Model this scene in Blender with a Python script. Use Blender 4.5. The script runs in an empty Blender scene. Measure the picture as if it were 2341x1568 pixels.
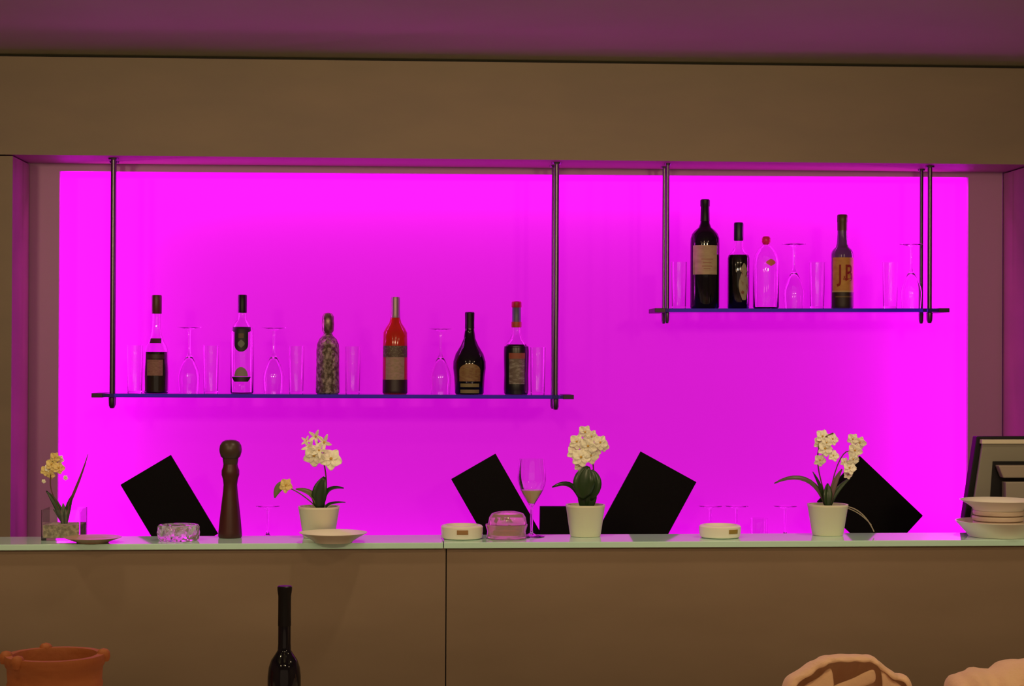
import bpy, math, random
from mathutils import Vector, Matrix
S = bpy.context.scene
COL = S.collection
random.seed(7)
PI = math.pi
# ------------------------------------------------------------------ camera
IW, IH, F = 2341, 1568, 4200.0
YAW, PITCH, ROLL = math.radians(3.18), math.radians(0.40), math.radians(0.26)
C = Vector((0, 0, 1.607))
fw = Vector((math.sin(YAW)*math.cos(PITCH), math.cos(YAW)*math.cos(PITCH), math.sin(PITCH)))
r0 = Vector((math.cos(YAW), -math.sin(YAW), 0)); u0 = r0.cross(fw)
rt = math.cos(ROLL)*r0 + math.sin(ROLL)*u0
up = -math.sin(ROLL)*r0 + math.cos(ROLL)*u0
cam = bpy.data.cameras.new('camera'); cam.sensor_width = 36; cam.lens = F/IW*36
cam.clip_end = 60
co = bpy.data.objects.new('camera', cam); COL.objects.link(co)
M = Matrix((rt, up, -fw)).transposed().to_4x4(); M.translation = C
co.matrix_world = M
S.camera = co
def ray(x, y): return fw + rt*((x-IW/2)/F) - up*((y-IH/2)/F)
def U(x, y, Y):                      # a pixel of the frame to the point at depth Y of the room
    d = ray(x, y); return C + d*(Y/d.y)
def PXM(Y): return Y/F               # metres per pixel at depth Y
# ------------------------------------------------------------------ light
S.view_settings.view_transform = 'Standard'; S.view_settings.look = 'None'
S.view_settings.exposure = 0; S.view_settings.gamma = 1; S.view_settings.use_curve_mapping = False
w = bpy.data.worlds.new('world'); S.world = w; w.use_nodes = True
w.node_tree.nodes['Background'].inputs[0].default_value = (1, .70, .46, 1)
w.node_tree.nodes['Background'].inputs[1].default_value = .3
def area(name, loc, rot, sx, sy, en, colr, shape='RECTANGLE'):
    l = bpy.data.lights.new(name, 'AREA'); l.shape = shape; l.size = sx; l.size_y = sy
    l.energy = en; l.color = colr
    o = bpy.data.objects.new(name, l); COL.objects.link(o); o.location = loc; o.rotation_euler = rot
    return o
WARM = (1, .76, .42); YN_ = 5.85
LAMPS = [(-1.5, 1.4), (0.4, 1.4), (2.2, 1.4), (-1.3, 3.3), (0.3, 3.3), (1.9, 3.3)]
CEIL_Z = 2.585
for x, y in LAMPS:
    area('lamp_light', (x, y, CEIL_Z-.06), (0, 0, 0), .16, .16, 5 if y > 3 else 9, WARM, 'DISK')
BARSPOTS = [(-1.25, 4.35), (0.1, 4.35), (1.45, 4.35)]
for x, y in BARSPOTS:                # downlights over the bar
    l = bpy.data.lights.new('bar_downlight', 'SPOT'); l.energy = 24; l.color = (1, .80, .50); l.spot_size = math.radians(84); l.spot_blend = .6; l.shadow_soft_size = .05
    o = bpy.data.objects.new('bar_downlight', l); COL.objects.link(o); o.location = (x, y, CEIL_Z-.04); o.rotation_euler = (math.radians(12), 0, 0)
FILL_SPOTS = [(-1.7, 1.9), (-.1, 1.9), (1.6, 1.9)]
for x, y in FILL_SPOTS:                   # added spotlights, out of view, that brighten the bulkhead over the bar
    l = bpy.data.lights.new('fill_spotlight', 'SPOT'); l.energy = 78; l.color = WARM; l.spot_size = math.radians(75); l.spot_blend = 1; l.shadow_soft_size = .12
    o = bpy.data.objects.new('fill_spotlight', l); COL.objects.link(o); o.location = (x, y, 2.30)
    o.rotation_euler = (Vector((x*.9+.2, YN_, 2.5))-o.location).to_track_quat('-Z', 'Y').to_euler()
LED = (1, .035, 1)
# ------------------------------------------------------------------ materials
MATS = {}
def mat(name, col, rough=.5, metal=0, trans=0, ior=1.45, emit=None, es=0, coat=0, spec=.5, noise=None, bump=None, sheen=0, alpha=1):
    if name in MATS: return MATS[name]
    m = bpy.data.materials.new(name); m.use_nodes = True; nt = m.node_tree
    b = nt.nodes['Principled BSDF']
    b.inputs['Base Color'].default_value = (*col, 1); b.inputs['Roughness'].default_value = rough
    b.inputs['Metallic'].default_value = metal; b.inputs['Transmission Weight'].default_value = trans
    b.inputs['IOR'].default_value = ior; b.inputs['Coat Weight'].default_value = coat
    b.inputs['Specular IOR Level'].default_value = spec
    b.inputs['Sheen Weight'].default_value = sheen
    if emit: b.inputs['Emission Color'].default_value = (*emit, 1); b.inputs['Emission Strength'].default_value = es
    tc = nt.nodes.new('ShaderNodeTexCoord')
    if noise:                       # (scale vector, second colour, lo, hi)
        mp = nt.nodes.new('ShaderNodeMapping'); mp.inputs['Scale'].default_value = noise[0]
        nt.links.new(tc.outputs['Object'], mp.inputs[0])
        n = nt.nodes.new('ShaderNodeTexNoise'); n.inputs['Scale'].default_value = 1; n.inputs['Detail'].default_value = 5
        nt.links.new(mp.outputs[0], n.inputs[0])
        r = nt.nodes.new('ShaderNodeValToRGB'); r.color_ramp.elements[0].color = (*col, 1); r.color_ramp.elements[1].color = (*noise[1], 1)
        r.color_ramp.elements[0].position = noise[2]; r.color_ramp.elements[1].position = noise[3]
        nt.links.new(n.outputs[0], r.inputs[0]); nt.links.new(r.outputs[0], b.inputs['Base Color'])
    if bump:
        n2 = nt.nodes.new('ShaderNodeTexNoise'); n2.inputs['Scale'].default_value = bump[0]; n2.inputs['Detail'].default_value = 4
        nt.links.new(tc.outputs['Object'], n2.inputs[0])
        bp = nt.nodes.new('ShaderNodeBump'); bp.inputs['Strength'].default_value = bump[1]; bp.inputs['Distance'].default_value = .01
        nt.links.new(n2.outputs[0], bp.inputs['Height']); nt.links.new(bp.outputs[0], b.inputs['Normal'])
    MATS[name] = m; return m
VEN = mat('beige_veneer', (.258, .193, .138), .55, noise=((3, 3, 9), (.288, .213, .148), .35, .65))
VEN2 = mat('counter_veneer', (.25, .172, .115), .5, noise=((2.5, 2.5, 8), (.285, .198, .135), .3, .7))
DARK = mat('shadow_gap', (.02, .015, .012), .8)
CEILM = mat('ceiling_paint', (.38, .38, .24), .75, noise=((2, 2, 2), (.42, .42, .27), .3, .7))
FLOORM = mat('floor_tile', (.22, .16, .12), .4, noise=((3, 3, 3), (.28, .2, .15), .3, .7))
WALLM = mat('plaster', (.45, .36, .28), .8, bump=(60, .1))
PANEL = mat('backlit_acrylic', (.36, .025, .38), .6, emit=(1, .005, 1), es=.46, spec=.15)
STEEL = mat('brushed_steel', (.13, .10, .14), .3, metal=.9)
GLASS = mat('clear_glass', (1, 1, 1), 0, trans=1, ior=1.45)
SOFTGLASS = mat('thick_clear_glass', (.96, .93, .92), .03, trans=.88, ior=1.4)
SHELFG = mat('blue_shelf_glass', (.06, .03, .55), .08, trans=.55, ior=1.5)
TOPG = mat('frosted_green_glass', (.64, .97, .86), .04, trans=.05, ior=1.6)
WHITE = mat('white_ceramic', (.90, .84, .74), .25)
POTM = mat('cream_ceramic', (.80, .76, .60), .4)
BLACKG = mat('black_bottle_glass', (.006, .005, .010), .07)
BLK = mat('black_plastic', (.006, .005, .006), .4, spec=.3)
MENU = mat('black_leatherette', (.003, .002, .004), .6, spec=.15, bump=(400, .1))
MILL = mat('dark_red_wood', (.07, .010, .010), .4, noise=((20, 20, 4), (.045, .007, .006), .3, .7))
MILLK = mat('dark_brown_wood', (.055, .028, .018), .4)
LEAF = mat('dark_orchid_leaf', (.020, .045, .014), .3)
LEAF2 = mat('olive_leaf', (.16, .17, .06), .4)
STEM = mat('brown_green_stem', (.13, .05, .05), .5)
PETAL = mat('cream_petal', (.97, .92, .76), .5, sheen=.2)
PETALY = mat('yellow_petal', (.85, .66, .26), .5)
PETALC = mat('gold_flower_centre', (.65, .38, .06), .5)
SOIL = mat('dark_bark_soil', (.02, .014, .01), .9)
TERRA = mat('terracotta', (.36, .092, .022), .65, noise=((8, 8, 40), (.44, .13, .035), .3, .7), bump=(40, .25))
CLOTH = mat('tan_linen', (.82, .49, .31), .8, noise=((14, 14, 14), (.90, .56, .34), .3, .7), bump=(90, .25), sheen=.3)
TCLOTH = mat('white_tablecloth', (.62, .52, .42), .85, bump=(60, .2))
WINE = mat('white_wine', (.96, .84, .36), .05, trans=.25, ior=1.33)
RED = mat('red_liqueur', (.62, .03, .015), .12, trans=.25)
DKLIQ = mat('dark_liqueur', (.008, .004, .006), .2, spec=.25)
# ------------------------------------------------------------------ mesh helpers
class MB:
    def __init__(s): s.v = []; s.f = []; s.sm = []
    def add(s, vs, fs, smooth=False):
        n = len(s.v); s.v += [Vector(p) for p in vs]
        for f in fs: s.f.append([i+n for i in f]); s.sm.append(smooth)
        return s
    def box(s, a, b):
        x0, y0, z0 = a; x1, y1, z1 = b
        return s.hexa([(x0, y0, z0), (x1, y0, z0), (x1, y1, z0), (x0, y1, z0), (x0, y0, z1), (x1, y0, z1), (x1, y1, z1), (x0, y1, z1)])
    def hexa(s, p):
        return s.add(p, [(0, 3, 2, 1), (4, 5, 6, 7), (0, 1, 5, 4), (1, 2, 6, 5), (2, 3, 7, 6), (3, 0, 4, 7)])
    def lathe(s, prof, c=(0, 0, 0), n=40, close=True, sq=None):
        vs = []; fs = []; c = Vector(c)
        for (r, z) in prof:
            for k in range(n):
                a = 2*PI*k/n; vs.append(c+Vector((r*math.cos(a), r*math.sin(a), z)))
        m = len(prof)
        for i in range(m-1):
            for k in range(n):
                k2 = (k+1) % n; fs.append((i*n+k, i*n+k2, (i+1)*n+k2, (i+1)*n+k))
        if close:
            if prof[0][0] > 1e-5: fs.append(tuple(range(n-1, -1, -1)))
            if prof[-1][0] > 1e-5: fs.append(tuple((m-1)*n+k for k in range(n)))
        s.add(vs, fs, True); return s
    def tube(s, pts, rad, n=10, cap=True):
        pts = [Vector(p) for p in pts]; m = len(pts)
        if not hasattr(rad, '__len__'): rad = [rad]*m
        vs = []; fs = []; ref = None
        for i, p in enumerate(pts):
            t = (pts[min(i+1, m-1)]-pts[max(i-1, 0)]).normalized()
            if ref is None: ref = Vector((0, 1, 0)) if abs(t.y) < .9 else Vector((1, 0, 0))
            a = t.cross(ref).normalized(); b = t.cross(a).normalized(); ref = -b if False else ref
            for k in range(n):
                g = 2*PI*k/n; vs.append(p+a*math.cos(g)*rad[i]+b*math.sin(g)*rad[i])
        for i in range(m-1):
            for k in range(n):
                k2 = (k+1) % n; fs.append((i*n+k, i*n+k2, (i+1)*n+k2, (i+1)*n+k))
        if cap: fs.append(tuple(range(n-1, -1, -1))); fs.append(tuple((m-1)*n+k for k in range(n)))
        return s.add(vs, fs, True)
    def build(s, name, m, parent=None, org=None, bevel=0, solid=0, sub=0):
        me = bpy.data.meshes.new(name)
        o3 = Vector(org) if org is not None else Vector((0, 0, 0))
        me.from_pydata([p-o3 for p in s.v], [], s.f)
        for p, q in zip(me.polygons, s.sm): p.use_smooth = q
        me.materials.append(m); me.validate(); me.update()
        import bmesh
        b = bmesh.new(); b.from_mesh(me); bmesh.ops.remove_doubles(b, verts=b.verts, dist=1e-6)
        bmesh.ops.recalc_face_normals(b, faces=b.faces); b.to_mesh(me); b.free()
        if any(s.sm): me.set_sharp_from_angle(angle=math.radians(38))
        o = bpy.data.objects.new(name, me); COL.objects.link(o)
        if parent: o.parent = parent
        elif org is not None: o.location = o3
        if solid:
            md = o.modifiers.new('thick', 'SOLIDIFY'); md.thickness = solid; md.offset = 0
        if bevel:
            md = o.modifiers.new('bevel', 'BEVEL'); md.width = bevel; md.segments = 2; md.limit_method = 'ANGLE'
        if sub:
            md = o.modifiers.new('sub', 'SUBSURF'); md.levels = sub; md.render_levels = sub
        return o
def tag(o, label, cat=None, group=None, kind=None):
    if label: o['label'] = label
    if cat: o['category'] = cat
    if group: o['group'] = group
    if kind: o['kind'] = kind
    return o
def root(name, loc, label, cat, group=None):
    e = bpy.data.objects.new(name, None); COL.objects.link(e); e.location = loc; e.empty_display_size = .05
    return tag(e, label, cat, group)
def copy_tree(o, loc, label, group=None):
    def rec(x, par):
        c = x.copy(); COL.objects.link(c)
        if par: c.parent = par
        for ch in list(x.children): rec(ch, c)
        return c
    c = rec(o, None); c.location = loc; c['label'] = label
    if group: c['group'] = group
    return c
def structure(o): o['kind'] = 'structure'; return o
def lin(p, q): return lambda X: p.z + (q.z-p.z)*(X-p.x)/(q.x-p.x)
def slab(mb, X0, X1, Y0, Y1, zb, zt):
    return mb.hexa([(X0, Y0, zb(X0)), (X1, Y0, zb(X1)), (X1, Y1, zb(X1)), (X0, Y1, zb(X0)), (X0, Y0, zt(X0)), (X1, Y0, zt(X1)), (X1, Y1, zt(X1)), (X0, Y1, zt(X0))])
K = lambda v: (lambda X: v)
def prof_r(prof, z):
    for (r1, z1), (r2, z2) in zip(prof, prof[1:]):
        if z1 <= z <= z2 or z2 <= z <= z1:
            return r1 if z1 == z2 else r1+(r2-r1)*(z-z1)/(z2-z1)
    return prof[0][0]
def patch(mb, c, prof, z0, z1, half, mid=0, off=.0009, nz=10, na=14):
    """label wrapped on a lathe; half = half width in metres (number or function of t 0..1 up); mid = sideways shift"""
    vs = []; fs = []; c = Vector(c)
    for lay in (0, 1):
        for i in range(nz+1):
            t = i/nz; z = z0+(z1-z0)*t; r = prof_r(prof, z)+off*(1 if lay else .35); h = half(t) if callable(half) else half
            for k in range(na+1):
                xx = mid-h+2*h*k/na; a = -PI/2+xx/max(r, .004)
                vs.append(c+Vector((r*math.cos(a), r*math.sin(a), z)))
    q = (nz+1)*(na+1)
    for i in range(nz):
        for k in range(na):
            a = i*(na+1)+k
            fs.append((q+a, q+a+1, q+a+na+2, q+a+na+1)); fs.append((a, a+na+1, a+na+2, a+1))
    for i in range(nz):
        for k in (0, na):
            a = i*(na+1)+k; fs.append((a, a+na+1, q+a+na+1, q+a))
    for k in range(na):
        for i in (0, nz):
            a = i*(na+1)+k; fs.append((a, a+1, q+a+1, q+a))
    return mb.add(vs, fs, True)
def text_on(c, prof, z, size, string, m, name, parent, org, mid=0, off=.0016, nar=.74):
    cu = bpy.data.curves.new('t', 'FONT'); cu.body = string; cu.size = size; cu.align_x = 'CENTER'; cu.align_y = 'CENTER'; cu.offset = size*.012
    to = bpy.data.objects.new('t', cu); COL.objects.link(to)
    dg = bpy.context.evaluated_depsgraph_get(); me = to.evaluated_get(dg).to_mesh()
    mb = MB(); vs = []
    for v in me.vertices:
        r = prof_r(prof, z+v.co.y)+off; a = -PI/2+(mid+v.co.x*nar)/r
        vs.append(Vector(c)+Vector((r*math.cos(a), r*math.sin(a), z+v.co.y)))
    mb.add(vs, [tuple(p.vertices) for p in me.polygons])
    to.to_mesh_clear() if hasattr(to, 'to_mesh_clear') else None
    bpy.data.objects.remove(to); bpy.data.curves.remove(cu)
    return mb.build(name, m, parent, org)
# ------------------------------------------------------------------ room
YN = 5.85                                # front plane of the bulkhead over the niche
YF = 6.11                                # frame around the lit panel
XL, XR = -3.0, 3.4
cL, cR = U(0, 122, YN), U(2341, 150, YN)
sL, sR = U(0, 353, YN), U(2341, 376, YN)
ceil_z = lin(cL, cR); sof_z = lin(sL, sR)
structure(MB().box((XL, -2, -.1), (XR, 6.5, 0)).build('floor', FLOORM))
structure(slab(MB(), XL, XR, -2, 6.5, lambda X: ceil_z(X), lambda X: ceil_z(X)+.1).build('ceiling', CEILM))
structure(MB().box((XL, 6.42, 0), (XR, 6.5, 2.56)).build('wall_back', WALLM))
structure(MB().box((XL-.1, -2, 0), (XL, 6.5, 2.7)).build('wall_left', WALLM))
structure(MB().box((XR, -2, 0), (XR+.1, 6.5, 2.7)).build('wall_right', WALLM))
structure(slab(MB(), XL, XR, YN, YF+.03, sof_z, lambda X: ceil_z(X)-.009).build('trim_1', VEN))
structure(slab(MB(), XL, XR, YN+.03, 6.42, lambda X: ceil_z(X)-.009, lambda X: ceil_z(X)-.0005).build('trim_2', DARK))
xpl = U(27, 700, YN).x; xpr = U(2352, 700, YN).x
structure(slab(MB(), XL, xpl, YN, YF, K(0), lambda X: sof_z(X)-.005).build('trim_3', VEN))
structure(slab(MB(), xpr, XR, YN, YF, K(0), lambda X: sof_z(X)-.005).build('trim_4', VEN))
# frame boards
fl0, fl1 = U(57, 760, YF).x, U(134, 760, YF).x
fr0, fr1 = U(2213, 760, YF).x, U(2291, 760, YF).x
ptop = lin(U(134, 391, YF), U(2213, 405, YF))
FR = mat('glow_tinted_frame', (.46, .21, .42), .45)  # beige frame, with the panel's magenta light mixed into its base colour
GAPX = .006
structure(slab(MB(), XL, fl0-GAPX, YF+.004, YF+.03, K(0), lambda X: sof_z(X)).build('trim_5', FR))
structure(slab(MB(), fl0, fl1, YF, YF+.02, K(0), lambda X: sof_z(X)).build('trim_6', FR))
structure(slab(MB(), fr0, fr1, YF, YF+.02, K(0), lambda X: sof_z(X)).build('trim_7', FR))
structure(slab(MB(), fr1+GAPX, XR, YF+.004, YF+.03, K(0), lambda X: sof_z(X)).build('trim_8', FR))
structure(slab(MB(), fl1, fr0, YF, YF+.02, ptop, lambda X: sof_z(X)).build('trim_9', FR))
for e in (fl0-GAPX/2, fr1+GAPX/2):       # dark strips added to block box light leaking through the frame gaps
    structure(slab(MB(), e-.012, e+.012, YF+.0305, YF+.034, K(0), lambda X: sof_z(X)).build('gap_light_stop', DARK))
# light box: translucent acrylic sheet with strips of light along its edges, behind the frame
BZ = .93
YP = 6.30; OV = .16                      # sheet plane; overlap of the box behind the frame
lp = root('light_panel', ((fl1+fr0)/2, YP, BZ), 'large magenta glowing wall panel behind the bottles and shelves', 'light panel')
lo = lp.location
slab(MB(), fl1-OV, fr0+OV, YP, YP+.01, K(BZ-.15), lambda X: ptop(X)+OV).build('acrylic_sheet', PANEL, lp, lo)
c_ = MB(); c_.box((fl1-OV-.01, YF+.031, BZ-.16), (fl1-OV, YP, 2.36)); c_.box((fr0+OV, YF+.031, BZ-.16), (fr0+OV+.01, YP, 2.36))
slab(c_, fl1-OV, fr0+OV, YF+.031, YP, lambda X: ptop(X)+OV, lambda X: ptop(X)+OV+.01)
c_.build('light_box', WHITE, lp, lo)
pm = (fl1+fr0)/2; pw = fr0-fl1; zt = ptop(pm)
EL = 1.5
YL = YF+.09
area('strip_light', (fl1-OV+.02, YL, (BZ+zt)/2), (0, math.radians(-90), 0), zt-BZ, .08, 8*EL, LED)
area('strip_light', (fr0+OV-.02, YL, (BZ+zt)/2), (0, math.radians(90), 0), zt-BZ, .08, 7*EL, LED)
area('strip_light', (pm, YL, zt+OV-.03), (0, 0, 0), pw, .08, 9*EL, LED)
area('strip_light', (pm, YL, BZ-.1), (PI, 0, 0), pw, .08, 4*EL, LED)
# ceiling lamps in the room
for i, (x, y) in enumerate(LAMPS):
    pass
# ------------------------------------------------------------------ back counter
b = MB().box((fl0-.05, 5.80, 0), (fr1+.05, YF-.002, BZ-.03))
bc = root('back_counter', (pm, 5.95, 0), 'low beige cabinet counter under the glowing wall panel', 'counter')
b.build('cabinet', VEN2, bc, bc.location)
MB().box((fl0-.05, 5.78, BZ-.03), (fr1+.05, YF-.002, BZ)).build('worktop', mat('dark_stone', (.05, .04, .045), .3), bc, bc.location, bevel=.003)
# ------------------------------------------------------------------ bar counter in front
YC = 4.75; YB = 4.955
tz = lin(U(0, 1245, YC), U(2341, 1234, YC))
bz = lin(U(0, 1258.5, YC), U(2341, 1248, YC))
CX0, CX1 = -2.1, 2.3
xs = U(1020, 1300, YC+.012).x; xj = U(1014, 1250, YC).x
bar = root('bar_counter', (xs, YC+.1, 0), 'long beige veneer bar counter front with one vertical seam', 'bar counter')
bo = bar.location
slab(MB(), CX0, xs-.0015, YC+.012, YC+.035, K(0), lambda X: bz(X)-.0005).build('front_panel', VEN2, bar, bo)
slab(MB(), xs+.0015, CX1, YC+.012, YC+.035, K(0), lambda X: bz(X)-.0005).build('front_panel', VEN2, bar, bo)
slab(MB(), CX0, CX1, YC+.035, YB-.01, K(0), lambda X: bz(X)-.0005).build('body', DARK, bar, bo)
MB().box((CX0, YB-.01, 0), (CX1, 5.30, .90)).build('underbar_cabinet', VEN2, bar, bo)
MB().box((CX0, YB-.01, .90), (CX1, 5.32, .93)).build('underbar_worktop', STEEL, bar, bo)
for a, c, lab in ((CX0, xj-.001, 'green glass countertop slab left of the seam, under the pepper mill'), (xj+.001, CX1, 'green glass countertop slab right of the seam, under the wine glass')):
    mb = MB(); slab(mb, a, c, YC, YB, bz, tz)
    o = mb.build('glass_countertop', TOPG, None, ((a+c)/2, YC, 1.1), bevel=.0015)
    tag(o, lab, 'countertop', 'glass countertop slabs')
def on_bar(x, Y):
    X = U(x, 1225, Y).x; return Vector((X, Y, tz(X)+.0005))
# ------------------------------------------------------------------ hanging shelves
def shelf(x0, x1, ytopL, ytopR, rods, name_label, group):
    Y0, Y1 = 5.90, 6.05
    a, b2 = U(x0, ytopL, Y0), U(x1, ytopR, Y0)
    zf = lin(a, b2); X0, X1 = a.x, b2.x; th = .012
    r = root('hanging_glass_shelf', ((X0+X1)/2, (Y0+Y1)/2, zf((X0+X1)/2)), name_label, 'shelf', group); L = r.location
    slab(MB(), X0+.035, X1-.035, Y0, Y1, lambda X: zf(X)-th, zf).build('glass_plate', SHELFG, r, L, bevel=.001)
    for e0, e1 in ((X0, X0+.035), (X1-.035, X1)):
        slab(MB(), e0, e1, Y0-.001, Y1+.001, lambda X: zf(X)-th-.001, lambda X: zf(X)+.001).build('end_clamp', mat('dark_steel', (.03, .012, .04), .4, metal=.3), r, L, bevel=.001)
    for (xt, yt, Yr, rad) in rods:
        P = U(xt, yt, Yr); X = P.x; zt_ = sof_z(X); zb = zf(X)-th-.030
        rd = MB().tube([(X, Yr, zb), (X, Yr, zt_)], rad, 14).build('rod', STEEL, r, L)
        MB().lathe([(rad*1.8, zt_-.006), (rad*2.0, zt_-.0005)], (X, Yr, 0), 16).build('ceiling_flange', STEEL, rd, L)
        MB().lathe([(.0, zb-.006), (rad*.8, zb-.005), (rad*1.25, zb+.004), (rad*1.35, zb+.026), (rad*1.35, zb+.029)], (X, Yr, 0), 16).build('end_nut', STEEL, rd, L)
    return zf
z1f = shelf(209, 1312, 899.5, 903.5, [(258, 640, 5.925, .0085), (259, 640, 6.025, .0085), (1271.5, 640, 5.925, .0085), (1266, 640, 6.025, .008)], 'left and larger hanging glass shelf on steel rods, holding six bottles', 'hanging glass shelves')
z2f = shelf(1497, 2171, 705, 705, [(1526, 550, 5.925, .0058), (1518, 550, 6.025, .0058), (2125.5, 550, 5.925, .0075), (2106.5, 550, 6.025, .0062)], 'right and higher hanging glass shelf on steel rods, holding the tall wine bottle', 'hanging glass shelves')
YS = 5.975; px = PXM(YS)
def on_shelf(x, zf, yref):
    X = U(x, yref, YS).x; return Vector((X, YS, zf(X)+.0004))
def P_(pts): return [(r*px, z*px) for (r, z) in pts]      # profile given in picture pixels
def bottle(name, x, zf, yref, label, cat='bottle', group=None):
    L = on_shelf(x, zf, yref); return root(name, L, label, cat, group), L
def glass_shell(mb, prof, L, t=.0022):
    inner = [(max(r-t, .0005), z) for r, z in prof if r > t*1.5]
    inner[0] = (inner[0][0], inner[0][1]+t*1.5)
    mb.lathe(prof+[(max(prof[-1][0]-t, .001), prof[-1][1])]+inner[::-1]+[(0, inner[0][1])], L, 40, close=True)
    return mb
G1 = 'bottles on the left shelf'; G2 = 'bottles on the right shelf'
# 1 clear bottle half full of dark liqueur
r, L = bottle('liqueur_bottle', 357, z1f, 895, 'bottle with dark red cap, clear neck and brown label, leftmost on left shelf', group=G1)
pr = P_([(25, 0), (28, 3), (28.5, 45), (27, 70), (26.5, 95), (24, 106), (17, 118), (12, 132), (9.5, 150), (9, 180), (9.5, 182), (9.5, 186)])
glass_shell(MB(), pr, L).build('glass_body', GLASS, r, L)
MB().lathe([(rr-.003, z+.003) for rr, z in P_([(25, 0), (28, 3), (28.5, 45), (27, 70), (26.5, 91)])], L).build('liqueur', DKLIQ, r, L)
MB().lathe(P_([(11, 180), (11.5, 181), (11.5, 219), (10.5, 222)]), L, 24).build('cap', mat('maroon_cap', (.10, .03, .02), .4), r, L)
patch(MB(), L, pr, 40*px, 76*px, 19*px).build('label', mat('brown_pink_label', (.36, .18, .16), .6, noise=((120, 120, 300), (.26, .12, .10), .35, .65)), r, L)
patch(MB(), L, pr, 78*px, 88*px, 24*px).build('label_band', mat('dark_maroon', (.07, .02, .03), .5), r, L)
patch(MB(), L, pr, 113*px, 124*px, 14*px).build('neck_label', mat('dark_maroon', (.07, .02, .03), .5), r, L)
# 2 clear vodka bottle
r, L = bottle('vodka_bottle', 553, z1f, 895, 'clear bottle with black cap and black shield label, second from left on left shelf', group=G1)
pr = P_([(24, 0), (26, 3), (26, 138), (24, 148), (17, 160), (10, 168), (9, 180), (9, 188)])
glass_shell(MB(), pr, L).build('glass_body', GLASS, r, L)
MB().lathe(P_([(9.7, 183), (10, 185), (10, 222), (9, 224)]), L, 24).build('cap', BLK, r, L)
def shield(t):
    return (px*24 if t > .79 else px*(16.5 if t > .30 else 16.5*math.sqrt(max(.05, 1-((.3-t)/.3)**2))))
patch(MB(), L, pr, 95*px, 151*px, shield, nz=28).build('shield_label', mat('black_label', (.015, .012, .02), .5), r, L)
patch(MB(), L, pr, 104*px, 122*px, lambda t: px*8*math.sin(PI*min(.97, max(.03, t))), off=.0018).build('label_emblem', mat('grey_green_print', (.16, .20, .14), .5), r, L)
patch(MB(), L, pr, 126*px, 136*px, lambda t: px*6, off=.0018).build('label_emblem', mat('brown_print', (.12, .07, .03), .5), r, L)
patch(MB(), L, pr, 27*px, 38*px, lambda t: px*25*(1-.35*(1-t)), mid=0).build('ribbon_label', mat('black_label', (.015, .012, .02), .5), r, L)
patch(MB(), L, pr, 39*px, 60*px, lambda t: px*16*math.sqrt(max(.03, 1-t*t))).build('round_seal', mat('grey_seal', (.32, .26, .24), .6), r, L)
# 3 patterned silver bottle
r, L = bottle('patterned_bottle', 749, z1f, 895, 'squat mottled silver and brown bottle, third from left on left shelf', group=G1)
pr = P_([(24, 0), (27, 3), (26, 60), (26, 100), (25, 112), (20, 124), (12, 132), (9, 138)])
MB().lathe(pr, L).build('body', mat('mottled_silver', (.10, .07, .05), .35, metal=.3, noise=((90, 90, 70), (.50, .42, .36), .42, .68), bump=(120, .8)), r, L)
MB().lathe(P_([(8, 136), (13, 143), (14, 160), (13, 176), (9, 183), (0, 185)]), L, 24).build('stopper', mat('tarnished_stopper', (.12, .07, .07), .3, metal=.4, noise=((90, 90, 60), (.38, .26, .24), .4, .7)), r, L)
# 4 red aperitif bottle
r, L = bottle('aperitif_bottle', 903, z1f, 895, 'bottle of red aperitif with grey foil neck, middle of the left shelf', group=G1)
pr = P_([(26, 0), (28.5, 3), (28, 110), (27, 140), (22, 150), (14, 162), (10, 176), (9.5, 215), (9.5, 219)])
MB().lathe(pr, L).build('body', RED, r, L)
MB().lathe([(rr+.0006, z) for rr, z in P_([(11, 174), (9.7, 180), (9.7, 216), (9, 221)])], L, 24).build('neck_foil', mat('grey_foil', (.30, .22, .24), .35, metal=.4), r, L)
patch(MB(), L, pr, 84*px, 110*px, 27*px*1.3).build('upper_label', mat('dark_olive_label', (.10, .06, .05), .5, noise=((200, 200, 200), (.22, .20, .14), .5, .7)), r, L)
patch(MB(), L, pr, 33*px, 84*px, 24*px).build('label', mat('dusty_pink_label', (.42, .27, .24), .6, noise=((80, 80, 160), (.30, .24, .15), .4, .7)), r, L)
patch(MB(), L, pr, 1.5*px, 33*px, 27*px*1.4).build('base_wrap', mat('dark_plum', (.03, .01, .02), .4), r, L)
# 5 flared black cream liqueur bottle
r, L = bottle('cream_liqueur_bottle', 1073, z1f, 895, 'wide flared black bottle with gold brown label, second from right on left shelf', group=G1)
pr = P_([(31, 0), (33, 3), (35, 40), (37.5, 60), (37, 75), (32, 92), (20, 112), (13.5, 127), (10.5, 148), (10, 165), (10.5, 186)])
MB().lathe(pr, L).build('body', BLACKG, r, L)
MB().lathe([(rr+.0006, z) for rr, z in P_([(10.4, 150), (10.2, 165), (10.6, 186), (9, 188)])], L, 24).build('cap', BLK, r, L)
patch(MB(), L, pr, 30*px, 70*px, lambda t: px*26*(1 if t < .6 else math.sqrt(max(.08, 1-((t-.6)/.4)**2))), nz=16).build('label', mat('gold_brown_label', (.28, .18, .07), .5, noise=((90, 90, 200), (.20, .08, .04), .4, .7)), r, L)
patch(MB(), L, pr, 17*px, 25*px, 23*px).build('label_band', mat('gold_band', (.24, .19, .08), .5), r, L)
patch(MB(), L, pr, 3*px, 11*px, 23*px).build('label_band', mat('gold_band', (.24, .19, .08), .5), r, L)
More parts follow.
